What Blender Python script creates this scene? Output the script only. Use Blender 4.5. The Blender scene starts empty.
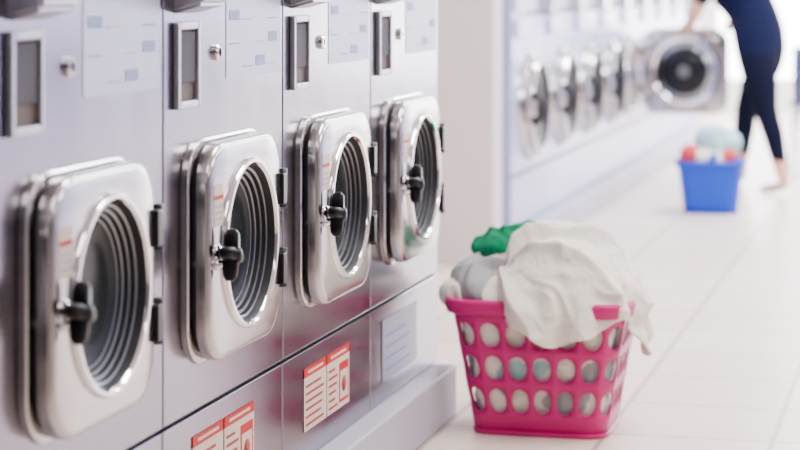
import bpy, bmesh, math, random
from mathutils import Vector, Matrix, noise, Euler
random.seed(4)
S=bpy.context.scene
COL=S.collection

# ------------------------------------------------------------ materials
def mat(name,color,rough=.5,metal=0.,noise_amt=0.,noise_scale=8.,stretch=(1,1,1),bump=0.,emit=None,estr=0.,coat=0.,trans=0.,rough_var=0.,sheen=0.,spec=.5):
    m=bpy.data.materials.new(name); m.use_nodes=True
    nt=m.node_tree; b=nt.nodes['Principled BSDF']
    b.inputs['Base Color'].default_value=(*color,1)
    b.inputs['Roughness'].default_value=rough
    b.inputs['Metallic'].default_value=metal
    b.inputs['Coat Weight'].default_value=coat
    b.inputs['Transmission Weight'].default_value=trans
    b.inputs['Sheen Weight'].default_value=sheen
    b.inputs['Specular IOR Level'].default_value=spec
    if emit:
        b.inputs['Emission Color'].default_value=(*emit,1); b.inputs['Emission Strength'].default_value=estr
    if noise_amt or bump or rough_var:
        tc=nt.nodes.new('ShaderNodeTexCoord'); mp=nt.nodes.new('ShaderNodeMapping')
        mp.inputs['Scale'].default_value=stretch
        nz=nt.nodes.new('ShaderNodeTexNoise'); nz.inputs['Scale'].default_value=noise_scale; nz.inputs['Detail'].default_value=3
        nt.links.new(tc.outputs['Object'],mp.inputs['Vector']); nt.links.new(mp.outputs[0],nz.inputs['Vector'])
        if noise_amt:
            r=nt.nodes.new('ShaderNodeMix'); r.data_type='RGBA'
            r.inputs[6].default_value=(*[max(0,c*(1-noise_amt)) for c in color],1)
            r.inputs[7].default_value=(*[min(1,c*(1+noise_amt)) for c in color],1)
            nt.links.new(nz.outputs['Fac'],r.inputs[0]); nt.links.new(r.outputs[2],b.inputs['Base Color'])
        if rough_var:
            mr=nt.nodes.new('ShaderNodeMapRange'); mr.inputs['To Min'].default_value=max(.02,rough-rough_var); mr.inputs['To Max'].default_value=rough+rough_var
            nt.links.new(nz.outputs['Fac'],mr.inputs['Value']); nt.links.new(mr.outputs[0],b.inputs['Roughness'])
        if bump:
            bp=nt.nodes.new('ShaderNodeBump'); bp.inputs['Strength'].default_value=bump; bp.inputs['Distance'].default_value=.004
            nt.links.new(nz.outputs['Fac'],bp.inputs['Height']); nt.links.new(bp.outputs[0],b.inputs['Normal'])
    return m
# brushed steel: vertical streaks plus broad tone noise imitating uneven reflections
STEEL=mat('brushed_steel',(.235,.218,.265),.19,1.,.28,1.3,(1,2.2,.8),0,rough_var=.09)
nt=STEEL.node_tree; b=nt.nodes['Principled BSDF']; tc=[n for n in nt.nodes if n.type=='TEX_COORD'][0]
mp=nt.nodes.new('ShaderNodeMapping'); mp.inputs['Scale'].default_value=(1,150,3)
n2=nt.nodes.new('ShaderNodeTexNoise'); n2.inputs['Scale'].default_value=1.5; n2.inputs['Detail'].default_value=4
mr=nt.nodes.new('ShaderNodeMapRange'); mr.inputs['To Min'].default_value=.82; mr.inputs['To Max'].default_value=1.2
mm=nt.nodes.new('ShaderNodeMix'); mm.data_type='RGBA'; mm.blend_type='MULTIPLY'; mm.inputs[0].default_value=1
src=b.inputs['Base Color'].links[0].from_socket
nt.links.new(tc.outputs['Object'],mp.inputs['Vector']); nt.links.new(mp.outputs[0],n2.inputs['Vector']); nt.links.new(n2.outputs['Fac'],mr.inputs['Value'])
nt.links.new(src,mm.inputs[6]); nt.links.new(mr.outputs[0],mm.inputs[7]); nt.links.new(mm.outputs[2],b.inputs['Base Color'])

STEEL_D=mat('door_steel',(.52,.50,.49),.20,1.,.06,6,(1,1,25),rough_var=.05)
SILVER=mat('silver_trim',(.42,.41,.46),.32,.8)
CHROME=mat('polished_steel',(.78,.77,.79),.10,1.)
DARKM=mat('dark_gasket',(.015,.015,.018),.5,spec=.2)
GLASS=mat('door_glass',(.020,.025,.027),.12,0.,spec=.07)
DRUM=mat('drum_steel',(.20,.215,.22),.28,.9)
BLACK=mat('black_plastic',(.004,.004,.006),.3,spec=.25)
SEAM=mat('seam_dark',(.03,.027,.04),.7)
SLOTIN=mat('slot_interior',(.085,.06,.05),.6,.3)
DECAL=mat('instruction_sheet',(.36,.37,.50),.4,.5)
DECAL2=mat('instruction_print',(.18,.23,.46),.5)
PAPER=mat('label_paper',(.62,.48,.40),.6)
RED=mat('label_red',(.48,.004,.004),.5,spec=.2)
INK=mat('label_ink',(.32,.05,.04),.7,spec=.2)
PLINTH=mat('plinth_paint',(.42,.40,.48),.45,0,.08,5,bump=.02)
PINK=mat('magenta_plastic',(.50,.0,.15),.35,spec=.4)
BLUE=mat('blue_plastic',(.0,.045,.46),.35,spec=.3)
WHITECL=mat('white_cloth',(.82,.775,.69),.9,noise_amt=.04,noise_scale=60,bump=.2,sheen=.1)
GREYCL=mat('grey_cloth',(.34,.35,.37),.9,noise_amt=.08,noise_scale=50,bump=.2)
GREENCL=mat('green_cloth',(.0,.20,.09),.9,noise_amt=.1,noise_scale=50,bump=.2,spec=.2)
REDCL=mat('red_cloth',(.6,.04,.06),.9)
MINTCL=mat('mint_cloth',(.34,.56,.56),.9)
WALL=mat('wall_paint',(.84,.82,.80),.7,0,.02,3)
WALLR=mat('wall_paint_grey',(.34,.33,.38),.6,0,.05,2)  # unseen walls, made grey to darken what the steel reflects
PARTN=mat('partition_paint',(.60,.53,.52),.6,0,.03,2)
CEIL=mat('ceiling_paint',(.8,.8,.82),.8,0,.02,4)
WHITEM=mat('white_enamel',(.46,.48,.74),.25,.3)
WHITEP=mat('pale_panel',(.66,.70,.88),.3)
SKIN=mat('skin',(.66,.34,.22),.5)
NAVY=mat('navy_top',(.004,.006,.026),.9,noise_amt=.1,noise_scale=30,spec=.1)
NAVY2=mat('navy_trousers',(.003,.004,.014),.9,spec=.1)
HAIR=mat('dark_hair',(.03,.018,.012),.45)
SHOE=mat('shoe_tan',(.50,.36,.30),.5)
EYEW=mat('eye_white',(.85,.85,.85),.3)
LIP=mat('lips',(.55,.18,.16),.4)
FRAME=mat('window_frame',(.75,.76,.78),.4,.3)
CHAIRM=mat('chair_plastic',(.05,.07,.16),.4)

FLOOR=bpy.data.materials.new('floor_tiles'); FLOOR.use_nodes=True
nt=FLOOR.node_tree; b=nt.nodes['Principled BSDF']
tc=nt.nodes.new('ShaderNodeTexCoord'); br=nt.nodes.new('ShaderNodeTexBrick')
br.offset=0; br.inputs['Scale'].default_value=1.0; br.inputs['Brick Width'].default_value=.46; br.inputs['Row Height'].default_value=.46
br.inputs['Mortar Size'].default_value=.009; br.inputs['Mortar Smooth'].default_value=.2
br.inputs['Color1'].default_value=(.78,.64,.54,1); br.inputs['Color2'].default_value=(.85,.72,.63,1); br.inputs['Mortar'].default_value=(.48,.38,.33,1)
nz=nt.nodes.new('ShaderNodeTexNoise'); nz.inputs['Scale'].default_value=2.5
mx=nt.nodes.new('ShaderNodeMix'); mx.data_type='RGBA'; mx.blend_type='MULTIPLY'; mx.inputs[0].default_value=.12
nt.links.new(tc.outputs['Object'],br.inputs['Vector']); nt.links.new(tc.outputs['Object'],nz.inputs['Vector'])
nt.links.new(br.outputs['Color'],mx.inputs[6]); nt.links.new(nz.outputs['Fac'],mx.inputs[7])
nt.links.new(mx.outputs[2],b.inputs['Base Color']); b.inputs['Roughness'].default_value=.33; b.inputs['Specular IOR Level'].default_value=.4

# ------------------------------------------------------------ helpers
def empty(name,loc=(0,0,0),rz=0):
    e=bpy.data.objects.new(name,None); e.empty_display_size=.1; e.location=loc; e.rotation_euler=(0,0,rz); COL.objects.link(e); return e
def mobj(name,verts,faces,mats,parent=None,smooth=False,midx=None):
    me=bpy.data.meshes.new(name); me.from_pydata([tuple(v) for v in verts],[],faces)
    for m in (mats if isinstance(mats,(list,tuple)) else [mats]): me.materials.append(m)
    if midx:
        for p,i in zip(me.polygons,midx): p.material_index=i
    if smooth:
        for p in me.polygons: p.use_smooth=True
    me.update()
    o=bpy.data.objects.new(name,me); COL.objects.link(o)
    if parent: o.parent=parent
    return o
def fixn(o):
    bm=bmesh.new(); bm.from_mesh(o.data); bmesh.ops.recalc_face_normals(bm,faces=bm.faces); bm.to_mesh(o.data); bm.free()
def box(name,lo,hi,m,parent=None,bev=0,seg=2):
    x0,y0,z0=lo;x1,y1,z1=hi
    v=[(x0,y0,z0),(x1,y0,z0),(x1,y1,z0),(x0,y1,z0),(x0,y0,z1),(x1,y0,z1),(x1,y1,z1),(x0,y1,z1)]
    f=[(0,3,2,1),(4,5,6,7),(0,1,5,4),(1,2,6,5),(2,3,7,6),(3,0,4,7)]
    o=mobj(name,v,f,m,parent)
    if bev:
        bm=bmesh.new(); bm.from_mesh(o.data)
        bmesh.ops.bevel(bm,geom=bm.edges[:],offset=bev,segments=seg,affect='EDGES',profile=.5)
        bm.to_mesh(o.data); bm.free()
    return o
def tube(name,pts,rad,m,parent=None,n=12):
    pts=[Vector(p) for p in pts]; V=[];F=[]
    t=(pts[1]-pts[0]).normalized(); up=Vector((0,0,1)) if abs(t.z)<.9 else Vector((1,0,0))
    a=t.cross(up).normalized()
    for i,p in enumerate(pts):
        if i==0:t=pts[1]-pts[0]
        elif i==len(pts)-1:t=pts[-1]-pts[-2]
        else:t=pts[i+1]-pts[i-1]
        t.normalize(); a=(a-t*a.dot(t)).normalized(); bb=t.cross(a)
        r=rad[i] if isinstance(rad,(list,tuple)) else rad
        for k in range(n):
            th=2*math.pi*k/n; V.append(p+a*math.cos(th)*r+bb*math.sin(th)*r)
    for i in range(len(pts)-1):
        for k in range(n):
            F.append((i*n+k,i*n+(k+1)%n,(i+1)*n+(k+1)%n,(i+1)*n+k))
    F.append(tuple(range(n))[::-1]); F.append(tuple((len(pts)-1)*n+k for k in range(n)))
    o=mobj(name,V,F,m,parent,True); fixn(o)
    return o
def rr(th,h,cr):
    c,s=abs(math.cos(th)),abs(math.sin(th))
    r=h/max(c,s)
    k=h-cr
    if min(c,s)*r>k:
        B=k*(c+s); r=B+math.sqrt(max(0,B*B-2*k*k+cr*cr))
    return r
def loft(name,loops,mats,midx,parent=None,N=96,origin=(0,0,0),ysc=1.0,coff=0.0):
    V=[];F=[];MI=[]
    ox,oy,oz=origin
    for kind,h,cr,d in loops:
        for k in range(N):
            th=2*math.pi*k/N+math.pi/N
            r=rr(th,h,cr) if kind=='s' else h
            V.append((ox+d,oy+r*math.cos(th)*(ysc if kind=='s' else 1)+(0 if kind=='s' else coff),oz+r*math.sin(th)))
    for i in range(len(loops)-1):
        for k in range(N):
            F.append((i*N+k,i*N+(k+1)%N,(i+1)*N+(k+1)%N,(i+1)*N+k)); MI.append(midx[i])
    F.append(tuple((len(loops)-1)*N+k for k in range(N))); MI.append(midx[-1])
    o=mobj(name,V,F,mats,parent,True,MI)
    bm=bmesh.new(); bm.from_mesh(o.data)
    for e in bm.edges:
        if len(e.link_faces)==2 and e.calc_face_angle(0)>math.radians(32): e.smooth=False
    bm.to_mesh(o.data); bm.free()
    return o
def clone(src,name,loc,rz=0,skip=()):
    e=empty(name,loc,rz)
    for c in src.children:
        bn=c.name.split('.')[0]
        if any(bn.startswith(s) for s in skip): continue
        o=bpy.data.objects.new(bn,c.data); COL.objects.link(o); o.parent=e
        o.location=c.location; o.rotation_euler=c.rotation_euler
    return e

# ------------------------------------------------------------ room
XL,XR,Y0,Y1,ZC=-2.32,3.6,-3.0,21.0,3.1
box('floor',(XL-.1,Y0-.1,-.1),(XR+.1,Y1+3,0),FLOOR)
box('ceiling',(XL-.1,Y0-.1,ZC),(XR+.1,Y1+.1,ZC+.1),CEIL)
box('wall_left',(XL-.1,Y0,0),(XL,Y1,ZC),WALL)
box('wall_right',(XR,Y0,0),(XR+.1,Y1,ZC),WALLR)
box('wall_back',(XL-.1,Y0-.1,0),(XR+.1,Y0,ZC),WALLR)
wf=empty('wall_front',(0,0,0))
box('sill',(XL,Y1,0),(XR,Y1+.12,.25),WALL,wf)
box('header',(XL,Y1,2.7),(XR,Y1+.12,ZC),WALL,wf)
xs=[XL,-.6,1.2,XR-.12]
for i,x in enumerate(xs): box('pier_%d'%i,(x,Y1,.25),(x+.12,Y1+.12,2.7),WALL,wf)
for i in range(3):
    w=empty('window_%d'%(i+1)); a,bx=xs[i]+.12,xs[i+1]
    for nm,lo,hi in (('frame_l',(a,Y1+.03,.25),(a+.05,Y1+.09,2.7)),('frame_r',(bx-.05,Y1+.03,.25),(bx,Y1+.09,2.7)),
                     ('frame_t',(a+.05,Y1+.03,2.64),(bx-.05,Y1+.09,2.7)),('frame_b',(a+.05,Y1+.03,.25),(bx-.05,Y1+.09,.31)),('mullion',(a+.05,Y1+.03,2.0),(bx-.05,Y1+.08,2.05))):
        box(nm,lo,hi,FRAME,w)
box('wall_partition',(XL,9.36,0),(-1.945,9.56,ZC),PARTN,bev=.006)
box('baseboard_right',(XR-.015,Y0,0),(XR,Y1,.12),PLINTH)

# ------------------------------------------------------------ added ceiling lights, unseen
for x in (-.4,2.2):
    for y in (-1,2.2,5.4,8.6,11.8,15,18.2):
        e=empty('ceiling_light',(x,y,ZC))
        box('housing',(-.34,-.74,-.06),(.34,.74,0),FRAME,e)
        L=bpy.data.lights.new('lamp','AREA'); L.shape='RECTANGLE'; L.size=.6; L.size_y=1.4
        L.energy={-1:6,2.2:26,5.4:96,8.6:125,11.8:175,15:225,18.2:250}[y]  # added lamps, stronger far away to bleach the background
        L.color=(1,.955,.93) if y<8 else (.90,.92,1.0)
        o=bpy.data.objects.new('lamp',L); COL.objects.link(o); o.parent=e; o.location=(0,0,-.065)

W=bpy.data.worlds.new('sky'); S.world=W; W.use_nodes=True
bg=W.node_tree.nodes['Background']; bg.inputs['Color'].default_value=(.96,.96,1,1); bg.inputs['Strength'].default_value=17

# ------------------------------------------------------------ front machines (stainless)
XF=-1.448; PW=.765; HB=.147
box('trim_plinth',(XL,1.0,0),(-1.383,6.13,HB),PLINTH,bev=.006)
def build_dryer(name,loc):
    e=empty(name,loc)      # local: x out of face, y along row, z from floor; y 0..PW
    w=PW
    box('cabinet',(-.78,.004,HB+.002),(-.012,w-.004,1.9),SEAM,e)
    box('upper_panel',(-.02,.003,.413),(0,w-.003,1.9),STEEL,e,.003)
    box('lower_panel',(-.02,.003,HB+.002),(-.001,w-.003,.405),STEEL,e,.003)
    cy,cz=.362,.727
    YS=1.06
    loft('door_frame',[('s',.225,.085,0),('s',.225,.085,.006),('s',.221,.085,.009),('c',.17,0,.003)],[STEEL_D,DARKM],[0,0,0,1],e,origin=(0,cy-.002,cz),ysc=1.08)
    loft('door',[('s',.208,.080,.009),('s',.208,.080,.016),('s',.2185,.085,.020),('s',.2185,.085,.038),('s',.2165,.084,.044),('s',.211,.081,.049),('s',.203,.077,.051),
                 ('c',.178,0,.051),('c',.177,0,.056),('c',.173,0,.061),('c',.166,0,.061),('c',.161,0,.055),('c',.156,0,.040),('c',.151,0,.038),('c',.149,0,.030),('c',.143,0,.028),
                 ('c',.141,0,.020),('c',.136,0,.018),('c',.133,0,.012),('c',.128,0,.011),('c',.124,0,.0085),('c',.09,0,.0055),('c',.04,0,.0045)],
         [STEEL_D,CHROME,DARKM,GLASS,DRUM],[2,0,0,0,0,0,0,1,1,1,1,2,4,2,4,2,4,2,4,3,3,3,3],e,origin=(0,cy,cz),ysc=YS,coff=.010)
    hy,hz=cy-.197,cz+.0
    loft('handle_base',[('c',.021,0,.049),('c',.021,0,.055),('c',.017,0,.059),('c',.010,0,.061),('c',.010,0,.074)],[CHROME],[0]*5,e,N=32,origin=(0,hy,hz))
    N=96;V=[];F=[]
    prof=[(.55,.066),(.85,.068),(1,.074),(1,.088),(.86,.095),(.45,.097),(.34,.102),(.1,.104)]
    for s_,d in prof:
        for k in range(N):
            th=2*math.pi*k/N
            lob=.5+.5*math.cos(4*th+.9); r=(.018+.034*lob**1.1) if s_>.5 else .036
            V.append((d,hy+r*s_*math.cos(th)*.85,hz+r*s_*math.sin(th)))
    for i in range(len(prof)-1):
        for k in range(N): F.append((i*N+k,i*N+(k+1)%N,(i+1)*N+(k+1)%N,(i+1)*N+k))
    F.append(tuple((len(prof)-1)*N+k for k in range(N))); F.append(tuple(range(N))[::-1])
    mobj('handle_knob',V,F,BLACK,e,True)
    tube('latch_bolt',[(.012,hy-.016,hz-.018),(.058,hy-.016,hz-.018),(.070,hy-.016,hz-.018)],[.012,.012,.008],CHROME,e,16)
    for i,dz in enumerate((.090,-.083)):
        box('hinge_plate_%d'%i,(0.001,cy+.232,cz+dz-.036),(.022,cy+.278,cz+dz+.036),BLACK,e,.003)
        box('hinge_leaf_%d'%i,(.018,cy+.218,cz+dz-.034),(.060,cy+.246,cz+dz+.034),BLACK,e,.003)
        tube('hinge_pin_%d'%i,[(.045,cy+.252,cz+dz-.042),(.045,cy+.252,cz+dz+.042)],.012,BLACK,e,14)
        for s2 in (-1,1): tube('hinge_screw_%d_%d'%(i,s2),[(.02,cy+.268,cz+dz+s2*.02),(.026,cy+.268,cz+dz+s2*.02)],.005,CHROME,e,10)
    y0,y1,z0,z1=.054,.184,1.018,1.188
    t=.015
    for nm,lo,hi in (('slot_l',(0,y0,z0),(.012,y0+t,z1)),('slot_r',(0,y1-t,z0),(.012,y1,z1)),('slot_t',(0,y0+t,z1-t),(.012,y1-t,z1)),('slot_b',(0,y0+t,z0),(.012,y1-t,z0+t))):
        box(nm,lo,hi,SILVER,e,.003)
    box('slot_back',(0,y0+t,z0+t),(.0025,y1-t,z1-t),SLOTIN,e)
    box('slot_flap',(.002,y0+t+.004,z0+t+.035),(.007,y1-t-.004,z1-t-.004),SEAM,e,.002)
    V=[(0,.06,1.205),(.06,.06,1.222),(.065,.06,1.36),(0,.06,1.40),(0,.215,1.205),(.06,.215,1.222),(.065,.215,1.36),(0,.215,1.40)]
    o=mobj('coin_box',V,[(0,1,2,3),(7,6,5,4),(0,4,5,1),(1,5,6,2),(2,6,7,3)],SILVER,e); fixn(o)
    bm=bmesh.new(); bm.from_mesh(o.data); bmesh.ops.bevel(bm,geom=[ed for ed in bm.edges if len(ed.link_faces)==2],offset=.008,segments=3,affect='EDGES'); bm.to_mesh(o.data); bm.free()
    box('coin_slide',(.06,.10,1.27),(.10,.185,1.29),CHROME,e,.003)
    loft('lock',[('c',.017,0,0),('c',.017,0,.006),('c',.014,0,.010),('c',.009,0,.010),('c',.008,0,.006)],[CHROME,SEAM],[0,0,0,1,1],e,N=32,origin=(0,.305,1.122))
    box('instruction_sheet',(0,.37,1.065),(.0012,w-.02,1.40),DECAL,e)
    for i in range(4):
        for j in range(6):
            yy=.39+i*.088; zz=1.085+j*.05
            if (i*7+j*3)%5==0: continue
            box('print_%d_%d'%(i,j),(.0012,yy,zz),(.0018,yy+.065,zz+(.003 if (i+j)%2 else .022)),DECAL2 if (i+j)%3 else PAPER,e)
    box('display',(.0,.42,1.50),(.006,.66,1.62),BLACK,e,.002)
    # two warning labels side by side : red headers, text, pictogram
    for q,(a,bb) in enumerate(((.165,.350),(.358,.555))):
        box('label_paper_%d'%q,(0,a,.215),(.0012,bb,.340),PAPER,e)
        box('label_header_%d'%q,(0,a,.340),(.0012,bb,.362),RED,e)
        box('label_header_text_%d'%q,(.0012,a+.03,.348),(.0018,bb-.03,.354),PAPER,e)
        for j in range(6):
            box('label_text_%d_%d'%(q,j),(.0012,a+.012,.226+j*.018),(.0018,a+(.16 if q==0 else .09)-.03*((j*3)%4)/4,.232+j*.018),INK,e)
    box('label_symbol',(.0012,.462,.228),(.0018,.545,.325),RED,e)
    box('label_symbol_in',(.0018,.470,.236),(.0022,.537,.305),PAPER,e)
    tube('label_symbol_dot',[(.0018,.503,.270),(.0026,.503,.270)],.020,INK,e,16)
    box('door_sticker',(.0512,cy-.214,cz+.055),(.0520,cy-.160,cz+.138),PAPER,e)
    box('door_sticker_bar',(.0520,cy-.214,cz+.108),(.0524,cy-.160,cz+.116),RED,e)
    for j in range(3): box('door_sticker_text_%d'%j,(.0520,cy-.210,cz+.068+j*.012),(.0524,cy-.166,cz+.071+j*.012),DECAL2,e)
    return e
ys=[6.165-PW*(i+1) for i in range(6)]
first=build_dryer('washing_machine',(XF,ys[1],0))
for y in ys[2:]: clone(first,'washing_machine',(XF,y,0))
m4=clone(first,'washing_machine',(XF,ys[0],0),skip=('label',))
box('label_plain',(0,.12,.20),(.0012,.50,.365),DECAL,m4)
for j in range(4): box('label_line_%d'%j,(.0012,.15,.225+j*.03),(.0018,.42-.05*(j%2),.232+j*.03),DECAL2,m4)

# ------------------------------------------------------------ second row
X2=-1.926; P2=.85
box('trim_plinth_far',(XL,9.56,0),(X2+.07,17.4,.12),PLINTH,bev=.006)
def build_w2(name,loc):
    e=empty(name,loc); w=P2
    box('body',(-.38,.004,.122),(0,w-.004,1.5),WHITEM,e,.008)
    box('control_panel',(0,.04,1.12),(.02,w-.04,1.42),WHITEP,e,.004)
    box('control_display',(.02,.10,1.24),(.024,.32,1.34),BLACK,e,.002)
    box('coin_unit',(.0,w-.26,1.10),(.08,w-.10,1.36),STEEL_D,e,.008)
    box('seam_strip',(0,.004,.36),(.004,w-.004,.37),SEAM,e)
    box('soap_drawer',(0,.06,1.0),(.025,.34,1.09),WHITEP,e,.006)
    cz=.67; cy=w/2
    loft('bezel',[('c',.255,0,0),('c',.25,0,.02),('c',.235,0,.03),('c',.20,0,.022),('c',.19,0,.003)],[STEEL_D,BLACK],[0,0,0,0,1],e,N=64,origin=(0,cy,cz))
    return e
a2=build_w2('front_load_washer',(X2,9.68,0))
L=[('c',.232,0,.028),('c',.232,0,.05),('c',.222,0,.065),('c',.208,0,.065),('c',.195,0,.05),('c',.18,0,.040),('c',.12,0,.036),('c',.04,0,.034)]
loft('door',L,[STEEL_D,BLACK,GLASS],[0,0,0,1,1,2,2,2],a2,N=64,origin=(0,P2/2,.67))
tube('door_handle',[(.06,P2/2-.225,.60),(.10,P2/2-.225,.63),(.10,P2/2-.225,.71),(.06,P2/2-.225,.74)],.018,BLACK,a2)
for i in range(1,9):
    if i==4: continue
    clone(a2,'front_load_washer',(X2,9.68+i*P2,0))
o2=build_w2('front_load_washer',(X2,9.68+4*P2,0))
hy=P2/2+.235
d=loft('open_door',[('s',.275,.10,-.0),('s',.275,.10,.035),('s',.262,.10,.045),('c',.225,0,.045),('c',.223,0,.055),('c',.21,0,.06),('c',.19,0,.05),('c',.182,0,.05),('c',.15,0,.075),('c',.11,0,.095),('c',.04,0,.10)],
       [STEEL_D,BLACK,GLASS,DRUM,CHROME],[0,0,0,0,4,4,1,3,2,1,3],o2,N=96)
d.rotation_euler=(0,0,-math.pi/2); d.location=(.02+.30,hy+.02,.69)
dbk=loft('open_door_back',[('s',.275,.10,0),('c',.2,0,.001),('c',.17,0,-.02),('c',.05,0,-.03)],[STEEL_D,GLASS],[0,0,1,1],o2,N=96)
dbk.rotation_euler=(0,0,-math.pi/2); dbk.location=d.location; dbk.data.flip_normals()
for i,dz in enumerate((.12,-.12)): box('hinge_%d'%i,(0,hy-.02,.69+dz-.04),(.06,hy+.03,.69+dz+.04),STEEL_D,o2,.004)
box('trim_plinth_right',(XR-.5,4.0,0),(XR-.02,17.6,.12),PLINTH)  # base of the added, unseen washer row
for i in range(16): clone(a2,'front_load_washer',(XR-.45,4.0+(i+1)*P2,0),math.pi)  # unseen row, added so the steel fronts reflect darker machines

# ------------------------------------------------------------ laundry basket
def rrect_pt(s,w,d,cr):
    w2,d2=w/2-cr,d/2-cr
    segs=[('l',(-w2,-d/2),(w2,-d/2)),('a',(w2,-d2),-90),('l',(w/2,-d2),(w/2,d2)),('a',(w2,d2),0),('l',(w2,d/2),(-w2,d/2)),('a',(-w2,d2),90),('l',(-w/2,d2),(-w/2,-d2)),('a',(-w2,-d2),180)]
    lens=[]
    for g in segs: lens.append(math.dist(g[1],g[2]) if g[0]=='l' else cr*math.pi/2)
    T=sum(lens); q=(s%1)*T
    for g,l in zip(segs,lens):
        if q<=l+1e-9:
            f=q/l
            if g[0]=='l': return (g[1][0]+(g[2][0]-g[1][0])*f,g[1][1]+(g[2][1]-g[1][1])*f)
            an=math.radians(g[2]+90*f); return (g[1][0]+cr*math.cos(an),g[1][1]+cr*math.sin(an))
        q-=l
    return (g[1][0],g[1][1])
def build_basket(name,loc,W1,D1,W0,D0,H,ncol,nrow,m,rz=0,holes=True):
    e=empty(name,loc,rz)
    def P(s,t,off=0):
        x0,y0=rrect_pt(s,W0,D0,.06); x1,y1=rrect_pt(s,W1,D1,.075)
        x=x0+(x1-x0)*t; y=y0+(y1-y0)*t
        if off:
            l=math.hypot(x,y); x+=x/l*off; y+=y/l*off
        return (x,y,t*H)
    bm=bmesh.new()
    tb,tt=.14,.88
    def strip(ta,tb_,n=ncol*8):
        rings=[[bm.verts.new(P(k/n,ta)) for k in range(n)],[bm.verts.new(P(k/n,tb_)) for k in range(n)]]
        for k in range(n): bm.faces.new((rings[0][k],rings[0][(k+1)%n],rings[1][(k+1)%n],rings[1][k]))
    strip(0.012,tb); strip(tt,.995)
    M=8
    for c in range(ncol):
        for r in range(nrow):
            outer=[];inner=[]
            for side in range(4):
                for q in range(M):
                    f=q/M
                    u,v=[(f,0),(1,f),(1-f,1),(0,1-f)][side]
                    outer.append((u,v))
                    an=math.atan2(v-.5,u-.5)
                    ca,sa=math.cos(an),math.sin(an)
                    rr_=(abs(ca/.375)**2.2+abs(sa/.36)**2.2)**(-1/2.2)
                    inner.append((.5+ca*rr_,.5+sa*rr_))
            def mp(u,v): return bm.verts.new(P((c+u)/ncol,tb+(tt-tb)*(r+v)/nrow))
            ov=[mp(*q) for q in outer]; iv=[mp(*q) for q in inner]
            n=len(ov)
            for k in range(n): bm.faces.new((ov[k],ov[(k+1)%n],iv[(k+1)%n],iv[k]))
            if not holes: bm.faces.new(iv)
    n=ncol*8
    bv=[bm.verts.new(P(k/n,.012)) for k in range(n)]
    bm.faces.new(bv[::-1])
    bmesh.ops.remove_doubles(bm,verts=bm.verts,dist=.0004)
    bmesh.ops.recalc_face_normals(bm,faces=bm.faces)
    me=bpy.data.meshes.new('body'); bm.to_mesh(me); bm.free(); me.materials.append(m)
    for p in me.polygons: p.use_smooth=len(p.vertices)<10
    o=bpy.data.objects.new('body',me); COL.objects.link(o); o.parent=e
    md=o.modifiers.new('s','SOLIDIFY'); md.thickness=.004; md.offset=-1
    n=120; prof=[(0,.91),(.014,.905),(.019,.915),(.020,.985),(.016,1.01),(.004,1.02),(-.004,1.01),(-.004,.985)]
    V=[];F=[]
    for off,t in prof:
        for k in range(n): V.append(P(k/n,t,off))
    for i in range(len(prof)-1):
        for k in range(n): F.append((i*n+k,i*n+(k+1)%n,(i+1)*n+(k+1)%n,(i+1)*n+k))
    o=mobj('rim',V,F,m,e,True); fixn(o)
    prof=[(.0,.0),(.004,.0),(.005,.03),(0,.035)]; V=[];F=[]
    for off,t in prof:
        for k in range(n): V.append(P(k/n,t,off))
    for i in range(len(prof)-1):
        for k in range(n): F.append((i*n+k,i*n+(k+1)%n,(i+1)*n+(k+1)%n,(i+1)*n+k))
    o=mobj('foot_ring',V,F,m,e,True); fixn(o)
    return e,P
BX,BY=-1.098,6.04
bk,PB=build_basket('laundry_basket',(BX,BY,.0),.50,.41,.375,.31,.375,22,3,PINK)

def fold(p,f,seed):
    q=Vector((p[0]*f+seed,p[1]*f-seed*.7,p[2]*f+seed*.3))
    w=Vector((noise.noise(q*.7),noise.noise(q*.7+Vector((7,3,1))),noise.noise(q*.7+Vector((2,9,5)))))
    q=q+w*1.1
    a=abs(noise.noise(q))*2.2
    return 1-math.sqrt(a*a+.006)
def blob(name,c,r,m,parent,seed=0,amp=.02,f=9,sub=6,stretch=1.0):
    bm=bmesh.new(); bmesh.ops.create_icosphere(bm,subdivisions=sub,radius=1)
    for v in bm.verts:
        d=v.co.normalized()
        p=Vector((c[0]+d.x*r[0],c[1]+d.y*r[1],c[2]+d.z*r[2]))
        p2=(p.x*stretch,p.y,p.z*.7)
        q=fold(p2,f,seed)*amp+fold(p2,f*2.0,seed+5)*amp*.28+noise.noise(Vector(p)*4+Vector((seed,0,0)))*amp*1.2
        v.co=p+d*(q-amp*.6)
    me=bpy.data.meshes.new(name); bm.to_mesh(me); bm.free(); me.materials.append(m)
    for p in me.polygons: p.use_smooth=True
    o=bpy.data.objects.new(name,me); COL.objects.link(o); o.parent=parent
    return o
pile=empty('laundry_pile',(BX,BY,0))
def inner_fill(P,e,m_list,H,seed,topz=.96,inset=.016):
    n=200; R=46; V=[];F=[];MI=[]
    for i in range(R):
        t=.03+(topz-.03)*i/(R-1)
        for k in range(n):
            x,y,z=P(k/n,t)
            l=math.hypot(x,y); q=fold((x,y,z),14,seed)
            ins=inset+.012*(1-q)*.6
            V.append((x-x/l*ins,y-y/l*ins,z))
    for i in range(R-1):
        for k in range(n):
            F.append((i*n+k,i*n+(k+1)%n,(i+1)*n+(k+1)%n,(i+1)*n+k))
            x,y,z=V[i*n+k]
            v=noise.noise(Vector((x*6+seed,y*6,z*8)))
            MI.append(1 if v<-.22 else (2 if (v>.42 and len(m_list)>2) else 0))
    F.append(tuple((R-1)*n+k for k in range(n))); MI.append(0); F.append(tuple(range(n))[::-1]); MI.append(0)
    return mobj('packed_clothes',V,F,m_list,e,True,MI)
inner_fill(PB,pile,[WHITECL,GREYCL,MINTCL],.375,3)
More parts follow.
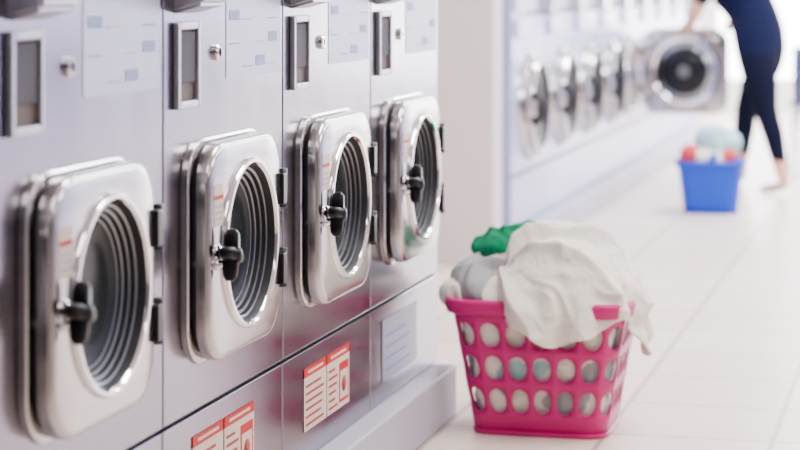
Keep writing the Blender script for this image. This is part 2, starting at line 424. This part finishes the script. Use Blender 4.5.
def drape(name,parent,m,cx,cy,prof,rxf,ryf,seed,amp,dropf,nphi=420,nt=180):
    V=[];F=[]
    def pr(t):
        q=t*(len(prof)-1); i=min(int(q),len(prof)-2); f2=q-i
        p0=prof[max(i-1,0)];p1=prof[i];p2=prof[i+1];p3=prof[min(i+2,len(prof)-1)]
        def cr(a,b_,c_,d_): return .5*((2*b_)+(-a+c_)*f2+(2*a-5*b_+4*c_-d_)*f2*f2+(-a+3*b_-3*c_+d_)*f2**3)
        return cr(p0[0],p1[0],p2[0],p3[0]),cr(p0[1],p1[1],p2[1],p3[1])
    for i in range(nt+1):
        for k in range(nphi):
            ph=2*math.pi*k/nphi
            t=i/nt*dropf(ph)
            rho,z=pr(t)
            hang=max(0,(t-.45)/.55)
            p=Vector((cx+rho*rxf(ph)*math.cos(ph),cy+rho*ryf(ph)*math.sin(ph),z))
            nrm=Vector((math.cos(ph)*rho,math.sin(ph)*rho,.25+.9*(1-rho))).normalized()
            gx,gy,gz=p.x-(cx-.16),p.y-(cy-.10),p.z-.50
            gd=math.sqrt(gx*gx+gy*gy+gz*gz)
            ga=math.atan2(gy,gx)+gz*2.5
            u=math.sin(ga*3.6+gd*6+2.4*noise.noise(Vector((p.x*3.5,p.y*3.5,p.z*3.5+seed))))
            sw=1-2*math.sqrt(u*u+.004)
            u2=math.sin(ga*8+gd*3-3*noise.noise(Vector((p.x*5,p.y*5,p.z*5+seed+9))))
            q=fold(p,5.5,seed)*.9+fold(p,12,seed+3)*.32+fold(p,22,seed+6)*.10+sw*.9*min(1,gd*9)+.28*u2*abs(u2)*min(1,gd*6)
            hf=math.sin(ph*15+2*noise.noise(Vector((math.cos(ph)*2,math.sin(ph)*2,seed))))*.6*hang
            V.append(p+nrm*(amp*(q+hf)))
    for i in range(nt):
        for k in range(nphi):
            F.append((i*nphi+k,i*nphi+(k+1)%nphi,(i+1)*nphi+(k+1)%nphi,(i+1)*nphi+k))
    o=mobj(name,V,F,m,parent,True)
    bm=bmesh.new(); bm.from_mesh(o.data); bmesh.ops.remove_doubles(bm,verts=bm.verts,dist=.00005); bmesh.ops.recalc_face_normals(bm,faces=bm.faces); bm.to_mesh(o.data); bm.free()
    md=o.modifiers.new('s','SOLIDIFY'); md.thickness=.006; md.offset=-1
    return o
def bump(ph,c,w):
    d=(ph-c+math.pi)%(2*math.pi)-math.pi
    return math.exp(-(d/w)**2)
prof=[(0,.560),(.25,.562),(.5,.547),(.75,.500),(.93,.445),(1.06,.395),(1.13,.345),(1.14,.29),(1.13,.225)]
drape('white_towel',pile,WHITECL,.048,-.02,prof,lambda ph:.205+.02*bump(ph,0,.6),lambda ph:.205,2.3,.021,
      lambda ph:.72+.14*bump(ph,-1.75,.55)+.28*bump(ph,-.20,.30)+.11*bump(ph,-1.1,.5)+.02*math.sin(4*ph+1)+.012*math.sin(11*ph))
blob('grey_shirt',(-.155,-.04,.405),(.105,.13,.098),GREYCL,pile,1.7,.026,8)
blob('white_sock_bundle',(-.225,-.10,.385),(.065,.07,.052),WHITECL,pile,5.1,.018,9)
blob('green_shirt',(-.070,.05,.495),(.160,.10,.056),GREENCL,pile,8.8,.026,9)
blob('white_shirt',(-.12,.08,.44),(.09,.08,.055),WHITECL,pile,4.4,.018,8)

# ------------------------------------------------------------ blue basket
bb,PB2=build_basket('blue_laundry_basket',(-1.245,11.84,0),.36,.30,.29,.24,.28,18,2,BLUE,.1,holes=False)
p2=empty('laundry_pile',(-1.245,11.84,0),.1)
blob('white_clothes',(-.02,0,.30),(.15,.12,.085),WHITECL,p2,2.2,.02,10,5)
blob('red_cloth',(-.11,-.06,.31),(.045,.05,.05),REDCL,p2,6.2,.016,10,4)
blob('red_cloth_b',(.10,-.07,.31),(.04,.05,.035),REDCL,p2,3.2,.016,10,4)
blob('blue_cloth',(.0,-.09,.30),(.045,.04,.035),BLUE,p2,3.9,.016,10,4)
blob('mint_cloth',(.04,.02,.38),(.12,.09,.09),MINTCL,p2,7.2,.02,10,5)
inner_fill(PB2,p2,[WHITECL,MINTCL],.28,9,.93,.012)

# ------------------------------------------------------------ woman
wo=empty('woman',(-1.075,13.13,0),math.atan2(.66,-.75))
J={
'pelvis':((-.02,0,.90),(.16,.19)),'waist':((.05,0,1.04),(.135,.17)),'chest':((.15,0,1.17),(.14,.185)),'upper':((.24,0,1.26),(.11,.15)),
'neck0':((.29,0,1.315),(.05,.055)),'neck1':((.34,0,1.365),(.045,.045)),
'hipL':((-.04,.095,.82),(.13,.12)),'thL':((-.10,.098,.66),(.105,.10)),'kneeL':((-.14,.095,.48),(.072,.07)),'calfL':((-.20,.09,.34),(.066,.064)),'ankL':((-.27,.088,.10),(.038,.038)),'heelL':((-.29,.086,.05),(.034,.036)),'ballL':((-.16,.092,.032),(.026,.042)),'toeL':((-.095,.095,.026),(.018,.032)),
'hipR':((.02,-.095,.82),(.13,.12)),'thR':((.13,-.093,.66),(.105,.10)),'kneeR':((.22,-.085,.48),(.072,.07)),'calfR':((.235,-.08,.34),(.066,.064)),'ankR':((.26,-.075,.10),(.038,.038)),'heelR':((.245,-.075,.05),(.034,.036)),'ballR':((.37,-.082,.032),(.026,.042)),'toeR':((.435,-.086,.026),(.018,.032)),
'shL':((.235,.175,1.27),(.068,.068)),'uaL':((.30,.215,1.17),(.058,.058)),'elL':((.36,.225,1.05),(.043,.043)),'foL':((.44,.175,1.02),(.038,.038)),'wrL':((.52,.11,1.00),(.024,.028)),'paL':((.575,.085,.985),(.014,.034)),
'shR':((.235,-.175,1.27),(.068,.068)),'uaR':((.31,-.22,1.18),(.058,.058)),'elR':((.38,-.27,1.08),(.043,.043)),'foR':((.45,-.285,1.05),(.038,.038)),'wrR':((.53,-.29,1.02),(.024,.028)),'paR':((.58,-.295,1.00),(.014,.034)),
}
E=[('pelvis','waist','T'),('waist','chest','T'),('chest','upper','T'),('upper','neck0','T'),('neck0','neck1','S')]
for s in 'LR':
    E+=[('pelvis','hip'+s,'P'),('hip'+s,'th'+s,'P'),('th'+s,'knee'+s,'P'),('knee'+s,'calf'+s,'P'),('calf'+s,'ank'+s,'A'),('ank'+s,'heel'+s,'F'),('heel'+s,'ball'+s,'F'),('ball'+s,'toe'+s,'F'),
        ('upper','sh'+s,'T'),('sh'+s,'ua'+s,'T'),('ua'+s,'el'+s,'S'),('el'+s,'fo'+s,'S'),('fo'+s,'wr'+s,'S'),('wr'+s,'pa'+s,'S')]
names=list(J); me=bpy.data.meshes.new('skel'); me.from_pydata([J[n][0] for n in names],[(names.index(a),names.index(b_)) for a,b_,_ in E],[])
so=bpy.data.objects.new('skel',me); COL.objects.link(so)
sk=so.modifiers.new('skin','SKIN'); sk.use_smooth_shade=True
for i,n in enumerate(names):
    sv=me.skin_vertices[0].data[i]; sv.radius=J[n][1]; sv.use_root=(n=='pelvis')
so.modifiers.new('sub','SUBSURF').levels=2
bpy.context.view_layer.update()
dg=bpy.context.evaluated_depsgraph_get()
bme=bpy.data.meshes.new_from_object(so.evaluated_get(dg)); bpy.data.objects.remove(so)
bme.name='body'; bme.materials.clear()
for m in (NAVY,NAVY2,SKIN,SHOE): bme.materials.append(m)
def segd(p,a,b_):
    ab=b_-a; t=max(0,min(1,(p-a).dot(ab)/ab.length_squared)); return (p-a-ab*t).length
for p in bme.polygons:
    c=p.center; best=min(E,key=lambda e_:segd(c,Vector(J[e_[0]][0]),Vector(J[e_[1]][0]))-.5*(J[e_[0]][1][0]+J[e_[1]][1][0])*.8)
    k=best[2]
    mi={'T':0,'P':1,'S':2,'A':1,'F':3}[k]
    if k=='A' and c.z<.20: mi=2
    if k in 'TP' and c.z<.84 and abs(c.y)<.3: mi=1
    if k=='P' and c.z>=.84: mi=0
    p.material_index=mi; p.use_smooth=True
bo=bpy.data.objects.new('body',bme); COL.objects.link(bo); bo.parent=wo
def hand(s,wr,pa):
    wr,pa=Vector(wr),Vector(pa); d=(pa-wr).normalized(); side=Vector((0,0,1)).cross(d).normalized(); dn=-d.cross(side)
    if dn.z>0: dn=-dn
    for i,(o_,l) in enumerate(((-.026,.066),(-.009,.076),(.009,.072),(.026,.056))):
        a=pa+side*o_-d*.01; b_=a+d*l*.45+dn*.004; c=b_+d*l*.3+dn*l*.22; e_=c+d*l*.12+dn*l*.28
        tube('finger_%s_%d'%(s,i),[a,b_,c,e_],[.0095,.009,.008,.006],SKIN,wo,8)
    sg=-1 if s=='L' else 1
    a=wr+d*.015+side*sg*.016; b_=a+d*.025+side*sg*.022+dn*.008; c=b_+d*.028+side*sg*.008+dn*.012
    tube('thumb_'+s,[a,b_,c],[.012,.010,.007],SKIN,wo,8)
hand('L',J['wrL'][0],J['paL'][0]); hand('R',J['wrR'][0],J['paR'][0])
hc=Vector((.40,0,1.455))
bm=bmesh.new(); bmesh.ops.create_uvsphere(bm,u_segments=40,v_segments=32,radius=1)
for v in bm.verts:
    d=v.co.copy(); p=Vector((d.x*.095,d.y*.076,d.z*.115))
    if d.z<0: p.y*=1-.28*(-d.z); p.x*=1-.10*(-d.z)
    if d.x>0:
        p.x-= .008*math.exp(-((d.z-.05)/.14)**2)*(math.exp(-((abs(d.y)-.38)/.2)**2))
        p.x+= .022*math.exp(-((d.z+.18)/.14)**2)*math.exp(-(d.y/.13)**2)
        p.x+= .012*math.exp(-((d.z-.02)/.2)**2)*math.exp(-(d.y/.10)**2)
        p.x+= .007*math.exp(-((d.z+.50)/.09)**2)*math.exp(-(d.y/.25)**2)
        p.x+= .008*math.exp(-((d.z+.82)/.12)**2)*math.exp(-(d.y/.3)**2)
    v.co=p
hm=bpy.data.meshes.new('head'); bm.to_mesh(hm); bm.free(); hm.materials.append(SKIN); hm.materials.append(LIP)
for p in hm.polygons:
    p.use_smooth=True
    if p.center.x>.07 and abs(p.center.z+.058)<.007 and abs(p.center.y)<.024: p.material_index=1
ANG=math.radians(38)
ho=bpy.data.objects.new('head',hm); COL.objects.link(ho); ho.parent=wo; ho.location=hc; ho.rotation_euler=(0,ANG,0)
Rt=Matrix.Rotation(ANG,3,'Y')
def hp(x,y,z): return hc+Rt@Vector((x,y,z))
def ball(name,c,r,m,sc=(1,1,1)):
    bm=bmesh.new(); bmesh.ops.create_uvsphere(bm,u_segments=16,v_segments=12,radius=r)
    for v in bm.verts: v.co=Rt@Vector((v.co.x*sc[0],v.co.y*sc[1],v.co.z*sc[2]))+c
    me=bpy.data.meshes.new(name); bm.to_mesh(me); bm.free(); me.materials.append(m)
    for p in me.polygons: p.use_smooth=True
    o=bpy.data.objects.new(name,me); COL.objects.link(o); o.parent=wo
for s,n in ((1,'L'),(-1,'R')):
    ball('eye_'+n,hp(.078,s*.030,.006),.012,EYEW); ball('pupil_'+n,hp(.087,s*.030,.006),.0055,HAIR)
    ball('brow_'+n,hp(.084,s*.030,.026),.014,HAIR,(.4,1,.22)); ball('ear_'+n,hp(-.005,s*.078,0),.026,SKIN,(.7,.35,1.15))
bm=bmesh.new(); bmesh.ops.create_uvsphere(bm,u_segments=40,v_segments=32,radius=1)
dl=[v for v in bm.verts if (v.co.x>.35 and v.co.z<.45) or (v.co.z<-.55) or (v.co.x>-.05 and v.co.z<.15)]
bmesh.ops.delete(bm,geom=dl,context='VERTS')
for v in bm.verts:
    d=v.co.copy(); r=1+.02*math.sin(d.y*40)
    v.co=hc+Rt@Vector((d.x*.104*r-.006,d.y*.086*r,d.z*.124*r+.004))
me=bpy.data.meshes.new('hair'); bm.to_mesh(me); bm.free(); me.materials.append(HAIR)
for p in me.polygons: p.use_smooth=True
o=bpy.data.objects.new('hair',me); COL.objects.link(o); o.parent=wo
tube('pony_tail',[hp(-.09,0,.05),hp(-.14,0,.05),hp(-.165,0,-.01),hp(-.15,0,-.10),hp(-.12,0,-.17)],[.02,.03,.034,.028,.008],HAIR,wo)

# ------------------------------------------------------------ waiting chair at right edge
ch=empty('waiting_chair',(-.76,14.3,0),math.radians(100))
N=14;V=[];F=[]
sec=[(.22,.44),(.20,.455),(.10,.448),(-.05,.44),(-.16,.445),(-.21,.49),(-.235,.60),(-.255,.75),(-.265,.84)]
for x,z in sec:
    for k in range(N):
        y=-.23+.46*k/(N-1); V.append((x+(.03*(abs(y)/.23)**2 if z>.5 else 0),y,z+(.02*(abs(y)/.23)**3 if z<.5 else 0)))
for i in range(len(sec)-1):
    for k in range(N-1): F.append((i*N+k,i*N+k+1,(i+1)*N+k+1,(i+1)*N+k))
o=mobj('shell',V,F,CHAIRM,ch,True); md=o.modifiers.new('s','SOLIDIFY'); md.thickness=.012; md.offset=0
for i,s in enumerate((-1,1)):
    tube('leg_front_%d'%i,[(.16,s*.18,.435),(.20,s*.21,.0)],.012,STEEL_D,ch)
    tube('leg_rear_%d'%i,[(-.14,s*.18,.435),(-.22,s*.21,.0)],.012,STEEL_D,ch)
    tube('seat_rail_%d'%i,[(.16,s*.18,.43),(-.14,s*.18,.43)],.010,STEEL_D,ch)

# ------------------------------------------------------------ camera
cam=bpy.data.cameras.new('camera'); co=bpy.data.objects.new('camera',cam); COL.objects.link(co)
co.location=(0,0,1.27); co.rotation_euler=(math.radians(90),0,math.atan(545/2150))
cam.sensor_width=36; cam.lens=2150*36/800; cam.shift_y=-245/800
cam.dof.use_dof=True; cam.dof.focus_distance=4.8; cam.dof.aperture_fstop=2.9
cam.clip_end=200
S.camera=co
